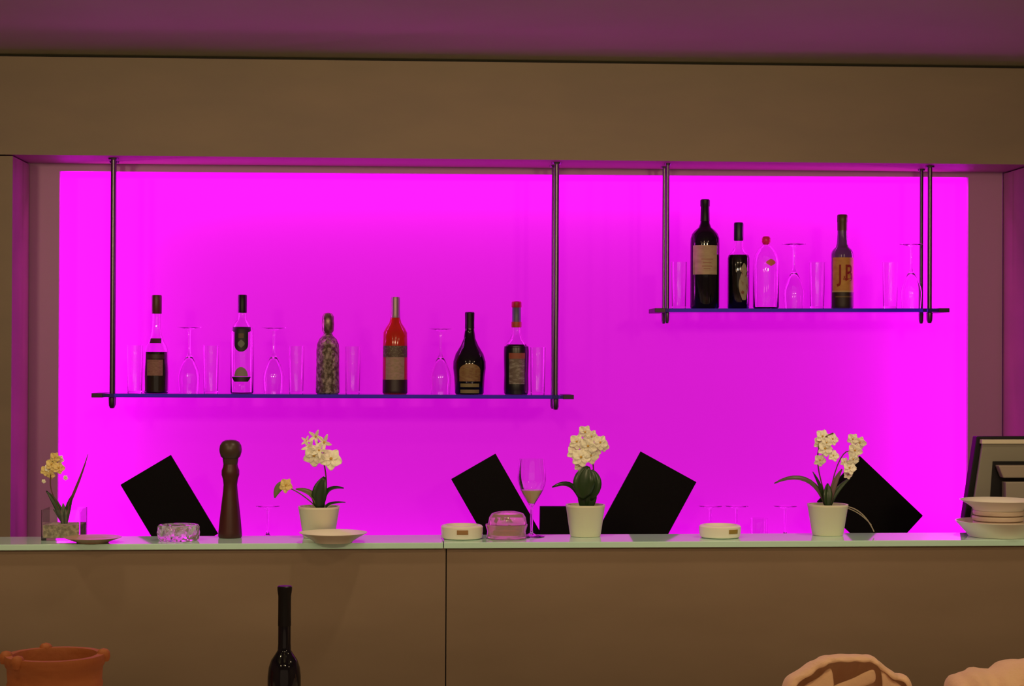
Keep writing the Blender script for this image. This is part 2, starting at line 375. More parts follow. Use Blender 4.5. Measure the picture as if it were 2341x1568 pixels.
# 6 bitter bottle with red cap
r, L = bottle('bitter_bottle', 1180, z1f, 895, 'black bottle with red and blue cap and clear neck, rightmost on left shelf', group=G1)
pr = P_([(25, 0), (28, 3), (27, 45), (28, 90), (28, 108), (24, 117), (15, 126), (10.5, 138), (9.5, 160), (9.5, 180)])
glass_shell(MB(), pr, L).build('glass_body', GLASS, r, L)
MB().lathe([(rr-.0026, z+.003) for rr, z in P_([(25, 0), (28, 3), (27, 45), (28, 90), (28, 105), (24, 112)])], L).build('liqueur', DKLIQ, r, L)
patch(MB(), L, pr, 1*px, 110*px, 28*PI*px*.995, na=40).build('black_sleeve', mat('black_sleeve', (.008, .006, .012), .3), r, L)
cp = MB().lathe(P_([(10.5, 154), (11, 156), (11, 164), (10, 167), (10, 199), (10.8, 201), (10.5, 211), (9, 212)]), L, 24).build('cap', mat('blue_grey_cap', (.10, .10, .18), .4), r, L)
MB().lathe([(rr+.0005, z) for rr, z in P_([(10.8, 153.5), (11.2, 156), (11.2, 166)])], L, 24, close=False).build('cap_band', mat('orange_red', (.45, .07, .02), .4), cp, L)
MB().lathe([(rr+.0005, z) for rr, z in P_([(10.2, 199), (11, 201), (10.7, 211), (9, 213), (0, 213)])], L, 24, close=False).build('cap_top', mat('red_plastic', (.42, .008, .02), .4), cp, L)
patch(MB(), L, pr, 24*px, 92*px, 19*px, off=.0018).build('label', mat('dark_grey_label', (.14, .10, .08), .5, noise=((60, 60, 120), (.30, .27, .24), .45, .65)), r, L)
patch(MB(), L, pr, 82*px, 95*px, 20*px, off=.0024).build('label_band', mat('rust_red_band', (.30, .07, .04), .5), r, L)
# 7 tall wine bottle
r, L = bottle('wine_bottle', 1611, z2f, 700, 'tallest black wine bottle with plain beige label, on the right shelf', group=G2)
pr = P_([(31, 0), (33.5, 4), (33.5, 150), (33, 162), (30, 172), (24, 180), (15, 187), (11.2, 196), (10.3, 202), (9.5, 235), (10.5, 237), (10.5, 250)])
MB().lathe(pr, L).build('body', BLACKG, r, L)
MB().lathe([(rr+.0006, z) for rr, z in P_([(10.3, 202), (9.5, 235), (10.6, 237), (10.6, 250), (9, 252)])], L, 24).build('capsule', BLK, r, L)
patch(MB(), L, pr, 78*px, 145*px, 30*px*1.06, mid=-5*px).build('label', mat('beige_label', (.50, .38, .24), .6, noise=((40, 40, 90), (.42, .30, .20), .4, .7)), r, L)
for k, (zz, hw) in enumerate(((112, 14), (104, 10), (96, 12), (90, 8))):
    patch(MB(), L, pr, zz*px, (zz+2)*px, hw*px, off=.0016, nz=2).build('label_line', mat('faded_red_print', (.36, .17, .12), .6), r, L)
# 8 dark bottle with figure label
r, L = bottle('dark_spirit_bottle', 1688, z2f, 700, 'black bottle with navy cap and pale oval label turned to the right', group=G2)
pr = P_([(23, 0), (25, 3), (25, 116), (23, 124), (15, 132), (10.5, 140), (10, 160)])
glass_shell(MB(), pr, L).build('glass_body', GLASS, r, L)
MB().lathe([(rr-.0005, z) for rr, z in P_([(23, .2), (25, 3), (25, 116), (23, 124)])], L).build('dark_sleeve', BLACKG, r, L)
MB().lathe(P_([(10.4, 157), (11, 160), (11, 196), (10, 199)]), L, 24).build('cap', mat('navy_cap', (.012, .008, .05), .4), r, L)
patch(MB(), L, pr, 20*px, 104*px, lambda t: px*(4+9*math.sin(PI*min(1, t*1.25)) if t < .8 else 10*(1.02-t)/.22+1), mid=9*px, nz=20).build('label', mat('pale_olive_label', (.36, .33, .22), .6, noise=((100, 100, 60), (.22, .06, .04), .52, .66)), r, L)
# 9 clear gin bottle with red stopper
r, L = bottle('clear_spirit_bottle', 1751, z2f, 700, 'clear bottle with small red stopper, beside the black navy-capped bottle', group=G2)
pr = P_([(27, 0), (30, 4), (30, 110), (27, 124), (18, 138), (9, 146), (8, 152)])
glass_shell(MB(), pr, L, .003).build('glass_body', GLASS, r, L)
MB().lathe(P_([(6, 148), (8, 151), (10, 154), (10, 163), (7, 167), (0, 168)]), L, 20).build('stopper', mat('red_glass_stopper', (.75, .03, .12), .1, trans=.4), r, L)
patch(MB(), L, pr, 98*px, 114*px, lambda t: px*12*math.sin(PI*min(.95, max(.05, t))), mid=6*px).build('label', mat('orange_print', (.75, .20, .12), .6), r, L)
# 10 whisky bottle with J&B label
r, L = bottle('whisky_bottle', 1925, z2f, 700, 'bottle with yellow and orange label and red letters, alone on the right shelf', group=G2)
pr = P_([(23, 0), (25.5, 3), (25.5, 124), (24.5, 131), (21, 137), (14.5, 143), (12.5, 152), (11, 175), (11, 200)])
MB().lathe(pr, L).build('body', mat('smoky_green_glass', (.14, .07, .18), .12, trans=.35), r, L)
MB().lathe(P_([(11.3, 181), (11.5, 200), (12, 202), (12, 216), (10.5, 218)]), L, 24).build('cap', mat('brown_cap', (.09, .035, .02), .4), r, L)
patch(MB(), L, pr, 41*px, 118*px, 25*px*1.25).build('label', mat('amber_label', (.62, .32, .07), .6, noise=((30, 30, 60), (.52, .22, .05), .4, .7)), r, L)
patch(MB(), L, pr, 38*px, 41.5*px, 25*px*1.3, off=.0012, nz=2).build('label_edge', mat('straw_edge', (.55, .40, .16), .6), r, L)
patch(MB(), L, pr, 2*px, 38*px, 25*px*1.35).build('lower_label', mat('black_brown_label', (.03, .012, .012), .5), r, L)
patch(MB(), L, pr, 26*px, 29*px, 22*px, off=.0016, nz=2).build('label_line', mat('dull_gold', (.16, .09, .03), .5), r, L)
lm = mat('red_letter', (.30, .015, .01), .6)
text_on(L, pr, 80*px, 54*px, 'J', lm, 'letter', r, L, mid=-11*px)
text_on(L, pr, 80*px, 54*px, 'B', lm, 'letter', r, L, mid=10.5*px)
text_on(L, pr, 70*px, 14*px, '&', lm, 'letter', r, L, mid=-.5*px)
# ------------------------------------------------------------------ glasses
def goblet_prof(h, rb, rf, bowl):      # standing upright, outer then inner
    o = [(0, 0), (rf, 0), (rf, .0012), (rf*.5, .004), (.0045, .010), (.0036, .02), (.0036, h-bowl-.01), (.006, h-bowl)]
    n = 9
    for i in range(1, n+1):
        t = i/n; o.append((.006+(rb-.006)*math.sin(min(1, t*1.5)*PI/2)*(1-.16*max(0, t-.55)/.45), h-bowl+bowl*t))
    inn = [(max(rr-.0012, .0005), z) for rr, z in o[8:]]
    return o+[(inn[-1][0], h)]+inn[::-1]+[(0, h-bowl+.004)]
def upside(prof, h): return [(r, h-z) for r, z in prof]
hg = 150*px
def place_glass(kind, L, label, group): return copy_tree(kind, L, label, group)
PG = (0, 0, 0)
# prototypes are the first ones in place
GG = 'upturned wine glasses on the shelves'
L = on_shelf(432, z1f, 895)
g1 = MB().lathe(upside(goblet_prof(hg, 25*px, 27*px, 88*px), hg), L, 36).build('wine_glass', GLASS, None, L)
tag(g1, 'upturned wine glass between the two leftmost bottles on the left shelf', 'glass', GG)
copy_tree(g1, on_shelf(625, z1f, 895), 'upturned wine glass right of the black-capped bottle with shield label', GG)
copy_tree(g1, on_shelf(1007, z1f, 895), 'upturned wine glass just left of the flared black bottle', GG)
copy_tree(g1, on_shelf(1815, z2f, 700), 'upturned wine glass right of the clear bottle on the right shelf', GG)
copy_tree(g1, on_shelf(2083, z2f, 700)+Vector((0, .0, 0)), 'upturned wine glass next to the rods at the right shelf end', GG)
GH = 'tall straight glasses on the shelves'
L = on_shelf(482, z1f, 895)
def tumbler(r_, h, t=.0016): return [(0, 0), (r_*.86, 0), (r_*.88, .001), (r_, h), (r_-t, h), (r_*.88-t, .008), (0, .008)]
g2 = MB().lathe(tumbler(18*px, 108*px), L, 36).build('highball_glass', GLASS, None, L)
tag(g2, 'tall straight glass left of the black-capped bottle with shield label', 'glass', GH)
copy_tree(g2, on_shelf(308, z1f, 895), 'tall straight glass at the left end of the left shelf', GH)
copy_tree(g2, on_shelf(677, z1f, 895), 'tall straight glass left of the mottled silver bottle', GH)
copy_tree(g2, on_shelf(806, z1f, 895), 'tall straight glass right of the mottled silver bottle', GH)
copy_tree(g2, on_shelf(1229, z1f, 895), 'tall straight glass right of the red-capped black bottle', GH)
copy_tree(g2, on_shelf(1552, z2f, 700), 'tall straight glass at the left end of the right shelf', GH)
copy_tree(g2, on_shelf(1868, z2f, 700), 'tall straight glass left of the bottle with the yellow label', GH)
copy_tree(g2, on_shelf(2035, z2f, 700), 'tall straight glass standing between yellow-labelled bottle and right rods', GH)
def on_back(x, Y=5.95): return Vector((U(x, 1200, Y).x, Y, BZ+.0005))
GB = 'glasses on the back counter'
hb = BZ*0+.205
L = on_back(612)
g3 = MB().lathe(upside(goblet_prof(.19, .036, .038, .10), .19), L, 36).build('wine_glass', GLASS, None, L)
tag(g3, 'upturned wine glass low behind counter between pepper mill and leftmost white pot', 'glass', GB)
copy_tree(g3, on_back(1624), 'upturned wine glass low behind the white tin right of the middle orchid', GB)
copy_tree(g3, on_back(1684), 'upturned wine glass directly right of another, low behind the white tin', GB)
copy_tree(g3, on_back(1795), 'upturned wine glass low behind the counter beside the rightmost white pot', GB)
L = on_back(1735)
g4 = MB().lathe(tumbler(.029, .15), L, 36).build('tumbler', GLASS, None, L)
tag(g4, 'straight tumbler low behind the counter between upturned wine glasses', 'glass', GB)
# ------------------------------------------------------------------ black menus on the back counter
def menu(top, ang, wpx, hpx, label, Y=5.97, th=.012):
    """top = pixel of the upper corner; ang = lean of long side off vertical (deg), >0 leans foot to the right"""
    s = PXM(Y); T = U(*top, Y)
    a = math.radians(ang)
    down = Vector((math.sin(a), 0, -math.cos(a))); side = Vector((-math.cos(a), 0, -math.sin(a))) if ang > 0 else Vector((math.cos(a), 0, math.sin(a)))
    p0 = T; p1 = T+side*wpx*s
    hmax = hpx*s
    low = max((T+down*hmax).z, 0)
    # stop at the worktop
    zmin = min((p0+down*hmax).z, (p1+down*hmax).z)
    if zmin < BZ+.003: hmax -= (BZ+.003-zmin)/math.cos(a)
    p2 = p1+down*hmax; p3 = p0+down*hmax
    base = Vector(((p2.x+p3.x)/2, Y, BZ))
    r = root('menu_folder', base, label, 'menu', 'black menu folders behind the bar')
    for dy, nm in ((0, 'front_cover'), (th*.62, 'back_cover')):
        mb = MB(); y0, y1 = Y+dy, Y+dy+th*.3
        mb.hexa([(p2.x, y0, p2.z), (p3.x, y0, p3.z), (p3.x, y1, p3.z), (p2.x, y1, p2.z), (p1.x, y0, p1.z), (p0.x, y0, p0.z), (p0.x, y1, p0.z), (p1.x, y1, p1.z)])
        mb.build(nm, MENU, r, base, bevel=.0012)
    mb = MB(); q = lambda P, k: Vector((P.x, 0, P.z))
    i0, i1, i2, i3 = [P+((p0+p2)/2-P)*.03 for P in (p0, p1, p2, p3)]
    y0, y1 = Y+th*.3, Y+th*.62
    mb.hexa([(i2.x, y0, i2.z), (i3.x, y0, i3.z), (i3.x, y1, i3.z), (i2.x, y1, i2.z), (i1.x, y0, i1.z), (i0.x, y0, i0.z), (i0.x, y1, i0.z), (i1.x, y1, i1.z)])
    mb.build('pages', mat('dark_pages', (.03, .02, .03), .7), r, base)
    lowp = p2 if p2.z < p3.z else p3
    MB().box((lowp.x-.05, Y-.02, BZ+.0005), (lowp.x+.05, Y-.001, BZ+.045)).build('holder_foot', BLK, r, base, bevel=.003)
    MB().box((lowp.x-.05, Y+th+.001, BZ+.0005), (lowp.x+.05, Y+th+.02, BZ+.045)).build('holder_foot', BLK, r, base, bevel=.003)
menu((390, 1040), 31, 131, 240, 'black menu folder tilted left, just left of the pepper mill')
menu((1133, 1037), 30, 117, 235, 'black menu folder tilted left, behind the stemmed wine glass')
menu((1465, 1032), -28.5, 147, 225, 'black menu folder tilted right, right of the middle orchid')
menu((1966, 1042), -43, 203, 165, 'black menu folder steeply tilted, behind the rightmost orchid', Y=5.99)
P = U(1235, 1158, 5.93); Q = U(1325, 1158, 5.93)
sb = MB().hexa([(P.x, 5.93, BZ+.0005), (Q.x, 5.93, BZ+.0005), (Q.x, 5.985, BZ+.0005), (P.x, 5.985, BZ+.0005), (P.x, 5.93, P.z), (Q.x, 5.93, P.z), (Q.x, 5.96, P.z), (P.x, 5.96, P.z)])
tag(sb.build('card_box', MENU, None, ((P.x+Q.x)/2, 5.93, BZ), bevel=.002), 'small upright black box left of the middle white pot', 'box')
# ------------------------------------------------------------------ pepper mill
Y = 4.905; L = on_bar(526, Y); s = PXM(Y)
r = root('pepper_mill', L, 'tall dark wooden pepper mill standing on the bar counter', 'pepper mill')
h0 = L.z
def PS(pts, s): return [(a*s, b*s) for a, b in pts]
MB().lathe(PS([(25, 0), (27, 3), (26.5, 12), (24, 40), (20, 75), (16.5, 105), (15.5, 120), (17, 132), (20, 142), (20, 152), (17, 160), (16, 166)], s), L).build('body', MILL, r, L)
MB().lathe(PS([(16, 166), (17, 172), (17.5, 176), (18, 179)], s), L, close=True).build('collar', MILLK, r, L)
MB().lathe(PS([(17, 179), (22, 184), (25, 194), (25.5, 200), (24, 209), (19, 217), (11, 221), (0, 222)], s), L).build('knob', MILLK, r, L)
# ------------------------------------------------------------------ plants
def petal(mb, c, d, n, ln, wd, cup=.25):
    """rounded petal from c along d with face normal n"""
    d = d.normalized(); n = n.normalized(); sd = d.cross(n).normalized(); vs = []; fs = []
    nu, nv = 6, 5
    for i in range(nu+1):
        t = i/nu; wv = wd*math.sin(PI*min(1, .10+.84*t**.85))*.5
        for j in range(nv):
            q = j/(nv-1)*2-1
            vs.append(c+d*ln*t+sd*wv*q+n*(cup*wd*(q*q)*.5-cup*ln*.5*t*t))
    for i in range(nu):
        for j in range(nv-1):
            a = i*nv+j; fs.append((a, a+1, a+nv+1, a+nv))
    return mb.add(vs, fs, True)
def flower(c, size, parent, org, m=None, face=None, spiky=False):
    n = face or Vector((random.uniform(-.5, .5), -1, random.uniform(-.25, .35))); n.normalize()
    a = n.cross(Vector((0, 0, 1))).normalized(); b2 = a.cross(n).normalized() * -1
    mb = MB(); ph = random.uniform(0, 1)
    for k in range(5):
        g = PI/2+2*PI*k/5+ph*.3; d = a*math.cos(g)+b2*math.sin(g)+n*(.5 if spiky else .1)
        petal(mb, c, d, n, size*(.62 if spiky else .52), size*((.22 if spiky else (.58 if k % 2 else .46))))
    f = mb.build('flower', m or PETAL, parent, org, solid=.0008)
    mb = MB(); mb.lathe([(0, -size*.05), (size*.07, 0), (size*.06, size*.06), (0, size*.1)], c+n*size*.05, 8); mb.build('flower_centre', PETALC, f, org)
def leaf(pts, wd, m, parent, org, nm='leaf', flat=(0, -1, .4)):
    pts = [Vector(p) for p in pts]; N = 10; vs = []; fs = []; fl = Vector(flat).normalized()
    def bez(t):
        q = pts[:]
        while len(q) > 1: q = [q[i].lerp(q[i+1], t) for i in range(len(q)-1)]
        return q[0]
    for i in range(N+1):
        t = i/N; p = bez(t); tg = (bez(min(1, t+.02))-bez(max(0, t-.02))).normalized()
        sd = tg.cross(fl).normalized(); wv = wd*.5*(math.sin(PI*min(.97, .12+.85*t))**.8)
        for q in (-1, -.5, 0, .5, 1): vs.append(p+sd*wv*q-fl*wv*.35*abs(q)*-1)
    for i in range(N):
        for j in range(4):
            a = i*5+j; fs.append((a, a+1, a+6, a+5))
    return MB().add(vs, fs, True).build(nm, m, parent, org, solid=.0016)
def stem(pts, rad, parent, org, m=None, nm='stem'):
    pts = [Vector(p) for p in pts]; N = 14; out = []
    for i in range(N+1):
        t = i/N; q = pts[:]
        while len(q) > 1: q = [q[k].lerp(q[k+1], t) for k in range(len(q)-1)]
        out.append(q[0])
    return MB().tube(out, rad, 8).build(nm, m or STEM, parent, org)
def W(Y): return lambda x, y, dy=0: U(x, y, Y+dy)
def pot(x, ytop, wtop, wbot, label):
    Y = 4.903; L = on_bar(x, Y); s = PXM(Y); r = root('potted_orchid', L, label, 'plant', 'orchids along the bar')
    h = U(x, ytop, Y).z-L.z; a, b2 = wbot/2*s, wtop/2*s
    mb = MB(); n = 48
    def ring(rad, z, k=.82): return [L+Vector((rad*sgn(math.cos(g))*abs(math.cos(g))**k, rad*sgn(math.sin(g))*abs(math.sin(g))**k, z)) for g in [2*PI*i/n for i in range(n)]]
    sgn = lambda v: 1 if v >= 0 else -1
    lev = [(a*.96, 0), (a, .003), (b2*.985, h*.93), (b2, h*.94), (b2, h), (b2-.005, h), (b2-.007, h-.012)]
    vs = []; fs = []
    for rr, z in lev: vs += ring(rr, z)
    for i in range(len(lev)-1):
        for k in range(n): k2 = (k+1) % n; fs.append((i*n+k, i*n+k2, (i+1)*n+k2, (i+1)*n+k))
    fs.append(tuple(range(n-1, -1, -1)))
    p = mb.add(vs, fs, True).build('pot', POTM, r, L)
    MB().add(ring(b2-.0066, h-.008)+ring(b2-.0066, h-.013), [tuple(range(n)), tuple(range(2*n-1, n-1, -1))]+[(k, (k+1) % n, n+(k+1) % n, n+k) for k in range(n)], True).build('soil', SOIL, r, L)
    return r, L, Y
# left orchid
r, L, Y = pot(729, 1157, 94, 72, 'leftmost white-potted orchid, with drooping bud at its left')
q = W(Y)
stem([q(738, 1160), q(752, 1120), q(748, 1080), q(738, 1040), q(722, 1000, .0)], .0018, r, L)
stem([q(724, 1160), q(700, 1135), q(672, 1118), q(652, 1112)], .0016, r, L, LEAF2)
for (x, y, sz, sp, dy) in ((722, 998, 34, True, 0), (742, 1012, 40, True, -.01), (708, 1022, 34, True, -.008), (718, 1042, 50, False, -.012), (757, 1050, 50, False, -.01), (730, 1030, 36, True, -.015), (700, 1008, 24, True, .0)):
    flower(q(x, y, dy), sz*PXM(Y), r, L, spiky=sp)
flower(q(654, 1110, -.01), 34*PXM(Y), r, L, PETALY)
leaf([q(655, 1105), q(635, 1108), q(628, 1138)], .022, LEAF2, r, L)
leaf([q(732, 1162), q(724, 1130), q(742, 1090)], .040, LEAF, r, L)
leaf([q(738, 1162), q(735, 1120), q(760, 1112), q(786, 1116)], .018, LEAF, r, L, flat=(0, -.5, 1))
leaf([q(728, 1162), q(722, 1128), q(700, 1122), q(676, 1118)], .022, LEAF2, r, L, flat=(0, -.6, 1))
leaf([q(745, 1162), q(745, 1148), q(790, 1148)], .010, LEAF, r, L, flat=(0, -.6, 1))
# middle orchid
r, L, Y = pot(1338, 1153, 90, 70, 'middle white-potted orchid with a full cream flower cluster')
q = W(Y)
stem([q(1340, 1158), q(1362, 1120), q(1362, 1070), q(1345, 1000)], .0018, r, L)
for (x, y, sz, dy) in ((1338, 988, 34, 0), (1352, 998, 32, -.01), (1318, 1010, 36, -.008), (1345, 1020, 42, -.02), (1372, 1012, 36, -.006), (1380, 1020, 26, .01), (1312, 1035, 36, -.004), (1328, 1046, 44, -.018), (1350, 1042, 40, -.014), (1324, 1066, 24, -.01), (1358, 1030, 34, .004)):
    flower(q(x, y, dy), sz*PXM(Y), r, L)
leaf([q(1342, 1138, -.02), q(1325, 1105, -.03), q(1345, 1066, -.02)], .058, LEAF, r, L)
leaf([q(1345, 1142, -.01), q(1362, 1105, -.02), q(1352, 1074, -.01)], .046, LEAF, r, L)
leaf([q(1333, 1162, -.01), q(1334, 1130, -.015), q(1336, 1105, -.01)], .032, LEAF, r, L)
leaf([q(1347, 1162, -.01), q(1352, 1135, -.015), q(1350, 1110, -.01)], .032, LEAF, r, L)
leaf([q(1330, 1150), q(1315, 1102), q(1290, 1102), q(1262, 1114)], .020, LEAF, r, L, flat=(0, -.7, 1))
# right orchid
r, L, Y = pot(1892, 1152, 92, 70, 'rightmost white-potted orchid with arching spray and trailing root')
q = W(Y)
stem([q(1890, 1155), q(1878, 1090), q(1862, 1070), q(1858, 1000), q(1905, 990)], .0018, r, L)
stem([q(1896, 1155), q(1900, 1080), q(1925, 1010), q(1955, 1000), q(1955, 1060), q(1940, 1085)], .0016, r, L)
for (x, y, sz, dy) in ((1880, 998, 34, 0), (1872, 1012, 30, .004), (1886, 1026, 36, -.01), (1903, 1004, 30, 0), (1874, 1052, 30, -.004), (1905, 1042, 28, -.006), (1890, 1012, 26, -.012), (1950, 1004, 28, 0), (1966, 1012, 30, 0), (1955, 1030, 34, -.006), (1950, 1050, 32, -.01), (1942, 1070, 32, -.012), (1930, 1056, 22, 0), (1938, 1086, 20, 0)):
    flower(q(x, y, dy), sz*PXM(Y), r, L)
leaf([q(1888, 1158), q(1868, 1092), q(1820, 1080), q(1770, 1105)], .018, mat('dusty_green_leaf', (.12, .10, .08), .4), r, L, flat=(0, -.8, 1))
leaf([q(1890, 1160), q(1880, 1115), q(1858, 1078)], .010, LEAF, r, L)
leaf([q(1895, 1160), q(1900, 1110), q(1925, 1072)], .016, mat('mauve_green_leaf', (.15, .08, .09), .4), r, L)
leaf([q(1897, 1160), q(1905, 1120), q(1945, 1092)], .014, LEAF, r, L)
leaf([q(1892, 1160, -.02), q(1892, 1130, -.02), q(1892, 1105, -.01)], .024, LEAF, r, L)
stem([q(1925, 1158), q(1960, 1155), q(1985, 1185), q(1998, 1215)], .0016, r, L, mat('pale_root', (.36, .30, .22), .6), 'aerial_root')
stem([q(1925, 1158), q(1955, 1165), q(1975, 1180), q(1992, 1200)], .0013, r, L, mat('pale_root', (.36, .30, .22), .6), 'aerial_root')
# small orchid in a square glass
Y = 4.893; L = on_bar(147, Y); s = PXM(Y)
r = root('orchid_in_glass', L, 'small yellow orchid in a square clear glass at counter left end', 'plant')
q = W(Y); hw = 43*s; hh = U(147, 1162, Y).z-L.z; t = .003
mb = MB(); lev = [(hw, 0), (hw, hh), (hw-t, hh), (hw-t, .006)]
vs = []; fs = []
for a, z in lev: vs += [L+Vector((a*i, a*j, z)) for i, j in ((-1, -1), (1, -1), (1, 1), (-1, 1))]
for i in range(3):
    for k in range(4): k2 = (k+1) % 4; fs.append((i*4+k, i*4+k2, i*4+4+k2, i*4+4+k))
fs += [(3, 2, 1, 0), (12, 13, 14, 15)]
mb.add(vs, fs).build('glass_pot', GLASS, r, L)
hp = U(147, 1197, Y).z-L.z
MB().box(L+Vector((-hw+t+.0008, -hw+t+.0008, .007)), L+Vector((hw-t-.0008, hw-t-.0008, hp))).build('gravel', mat('pale_gravel', (.42, .36, .24), .8, noise=((90, 90, 90), (.75, .66, .45), .4, .6), bump=(120, 1)), r, L)
stem([q(146, 1200), q(140, 1150), q(112, 1135), q(104, 1100), q(128, 1050)], .0016, r, L)
for (x, y, sz, m_) in ((126, 1046, 26, PETALY), (136, 1050, 20, PETAL), (118, 1062, 28, PETALY), (112, 1070, 20, PETAL), (134, 1070, 28, PETALY), (104, 1076, 24, PETALY), (116, 1084, 24, PETALY), (100, 1100, 10, PETAL), (150, 1092, 12, PETAL)):
    flower(q(x, y, random.uniform(-.015, .01)), sz*s, r, L, m_)
leaf([q(148, 1200), q(150, 1155), q(178, 1120), q(201, 1038)], .008, STEM, r, L)
leaf([q(150, 1202), q(152, 1165), q(166, 1130)], .016, LEAF, r, L)
leaf([q(146, 1202), q(140, 1160), q(106, 1122)], .018, LEAF, r, L)
leaf([q(146, 1202), q(140, 1180), q(122, 1164)], .010, LEAF, r, L)
leaf([q(148, 1202), q(148, 1180), q(144, 1150)], .016, mat('grey_green_leaf', (.12, .13, .08), .4), r, L)
# ------------------------------------------------------------------ crockery on the bar
def plate_prof(R, h, t=.004): return [(0, 0), (R*.55, 0), (R*.58, .003), (R*.72, h*.45), (R, h-.001), (R, h), (R*.98, h), (R*.70, h*.45+t*.6), (R*.55, .0055), (0, .0055)]
Y = 4.765; L = on_bar(762, Y); s = PXM(Y)
o = MB().lathe(plate_prof(77*s, 23*s), L, 48).build('plate', WHITE, None, L); tag(o, 'single wide white plate in front of the leftmost white pot', 'plate')
Y = 4.785; L = on_bar(212, Y)
o = MB().lathe(plate_prof(64*s, 13*s), L, 48).build('saucer', mat('tan_glaze', (.52, .34, .22), .3), None, L); tag(o, 'low tan saucer right of the small orchid in square glass', 'saucer')
def tin(x, label, mark_mid, markc):
    Y = 4.85; L = on_bar(x, Y); s = PXM(Y); h = U(x, 1199, Y).z-L.z
    r = root('white_ashtray', L, label, 'ashtray', 'white round ashtrays on the bar')
    pr = [(42*s, 0), (46*s, .003), (48*s, h*.55), (48*s, h*.86), (45*s, h*.97), (42*s, h)]
    MB().lathe([(0, 0)]+pr+[(38*s, h), (36*s, .012), (0, .010)], L, 44).build('bowl', WHITE, r, L)
    patch(MB(), L, pr, h*.40, h*.72, 13*s, mid=mark_mid*s, off=.001).build('mark', markc, r, L)
tin(1056, 'round white ashtray left of the stacked pink glass dishes', 0, mat('brown_mark', (.36, .18, .07), .6))
tin(1646, 'round white ashtray on its own, right of the tilted menu', 26, mat('olive_mark', (.34, .22, .04), .6))
# crystal ashtray
Y = 4.84; L = on_bar(408, Y); s = PXM(Y); n = 24; vs = []; fs = []
h = U(408, 1199, Y).z-L.z
lev = [(42, 0), (45, .12), (47, .5), (46, .86), (43, 1), (37, 1), (34, .35), (0, .3)]
for i, (a, z) in enumerate(lev):
    for k in range(n): g = 2*PI*k/n; rr = a*s*(1+(.035 if (k+i) % 2 else -.02) if 0 < i < 5 else 1); vs.append(L+Vector((rr*math.cos(g), rr*math.sin(g), z*h)))
for i in range(len(lev)-1):
    for k in range(n): k2 = (k+1) % n; fs.append((i*n+k, i*n+k2, (i+1)*n+k2, (i+1)*n+k))
fs.append(tuple(range(n-1, -1, -1)))
o = MB().add(vs, fs).build('crystal_ashtray', SOFTGLASS, None, L); tag(o, 'faceted clear glass ashtray in front of the leftmost black menu', 'ashtray')
# stacked glass dishes
PINKG = mat('pink_tinted_glass', (.90, .62, .66), .10, trans=.72, ior=1.4)
Y = 4.85; L = on_bar(1158, Y); s = PXM(Y); h = U(1158, 1198, Y).z-L.z
o = MB().lathe([(0, 0), (44*s, 0), (46*s, .003), (44*s, h*.5), (48*s, h*.9), (48*s, h), (42*s, h), (40*s, .01), (0, .008)], L, 40).build('glass_dish', PINKG, None, L)
tag(o, 'lower glass dish of the stack between white ashtray and wine glass', 'dish', 'stacked glass dishes')
L2 = L+Vector((2*s, 0, h+.0006)); h2 = U(1158, 1168, Y).z-L2.z
MB().lathe([(0, .009), (30*s, .0092), (31*s, h*.55), (0, h*.6)], L, 24).build('tea_light', mat('amber_wax', (.55, .20, .04), .5), o, L)
o2 = MB().lathe([(0, 0), (43*s, 0), (44*s, .003), (42*s, h2*.5), (36*s, h2*.82), (20*s, h2*.97), (0, h2)], L2, 40).build('glass_dish', PINKG, None, L2)
tag(o2, 'upper domed glass dish stacked on another beside the wine glass', 'dish', 'stacked glass dishes')
# wine glass
Y = 4.893; L = on_bar(1215, Y); s = PXM(Y); H = U(1215, 1049, Y).z-L.z
out = PS([(0, 0), (30, 0), (30, 1), (14, 3), (4, 8), (3.2, 14), (3.2, 60), (4, 68)], s)
bowlp = [(8, 76), (18, 92), (26, 106), (31, 120), (32.5, 130), (32, 145), (30, 165), (28.5, H/s)]
out += PS(bowlp, s); inn = [(a-.0012, z) for a, z in PS(bowlp, s)]
r = root('wine_glass', L, 'stemmed wine glass with a little white wine, standing on the bar', 'glass')
MB().lathe(out+[(inn[-1][0], H)]+inn[::-1]+[(0, inn[0][1]+.0005)], L, 44).build('goblet', GLASS, r, L)
MB().lathe([(0, inn[0][1]+.0016)]+[(a-.0004, z+.0008) for a, z in inn[:3]]+[(0, inn[2][1]+.0008)], L, 36).build('white_wine', WINE, r, L)
# plates and saucers stack on the right
Y = 4.852; L = on_bar(2284, Y); s = PXM(Y)
zz = L.z
def P3(y): return U(2284, y, Y).z
hA = P3(1190)-zz
GP = 'stacked crockery at the right end'
o = MB().lathe([(0, 0), (70*s, 0), (72*s, .004), (88*s, hA*.62), (100*s, hA*.98), (100*s, hA), (97*s, hA), (84*s, hA*.66), (70*s, .010), (0, .010)], L, 56).build('plate', WHITE, None, L)
tag(o, 'widest white plate at the bottom of the right crockery stack', 'plate', GP)
zc = .0105; hC = (P3(1166)-zz-zc)
k = 4
for i in range(k):
    Li = L+Vector(((-3+(i % 2)*2)*s, 0, zc+i*hC/k+.0002)); hh = hC/k-.0006
    o = MB().lathe([(0, 0), (52*s, 0), (58*s, hh*.25), (59*s, hh*.7), (57*s, hh), (0, hh)], Li, 40).build('bowl', mat('cream_bowl', (.72, .58, .46), .35), None, Li)
    tag(o, ['lowest', 'second lowest', 'second highest', 'highest'][i]+' cream bowl in the pile between the two white plates', 'bowl', GP)
Lt = L+Vector((-2*s, 0, zc+hC+.0002)); hT = P3(1142)-Lt.z
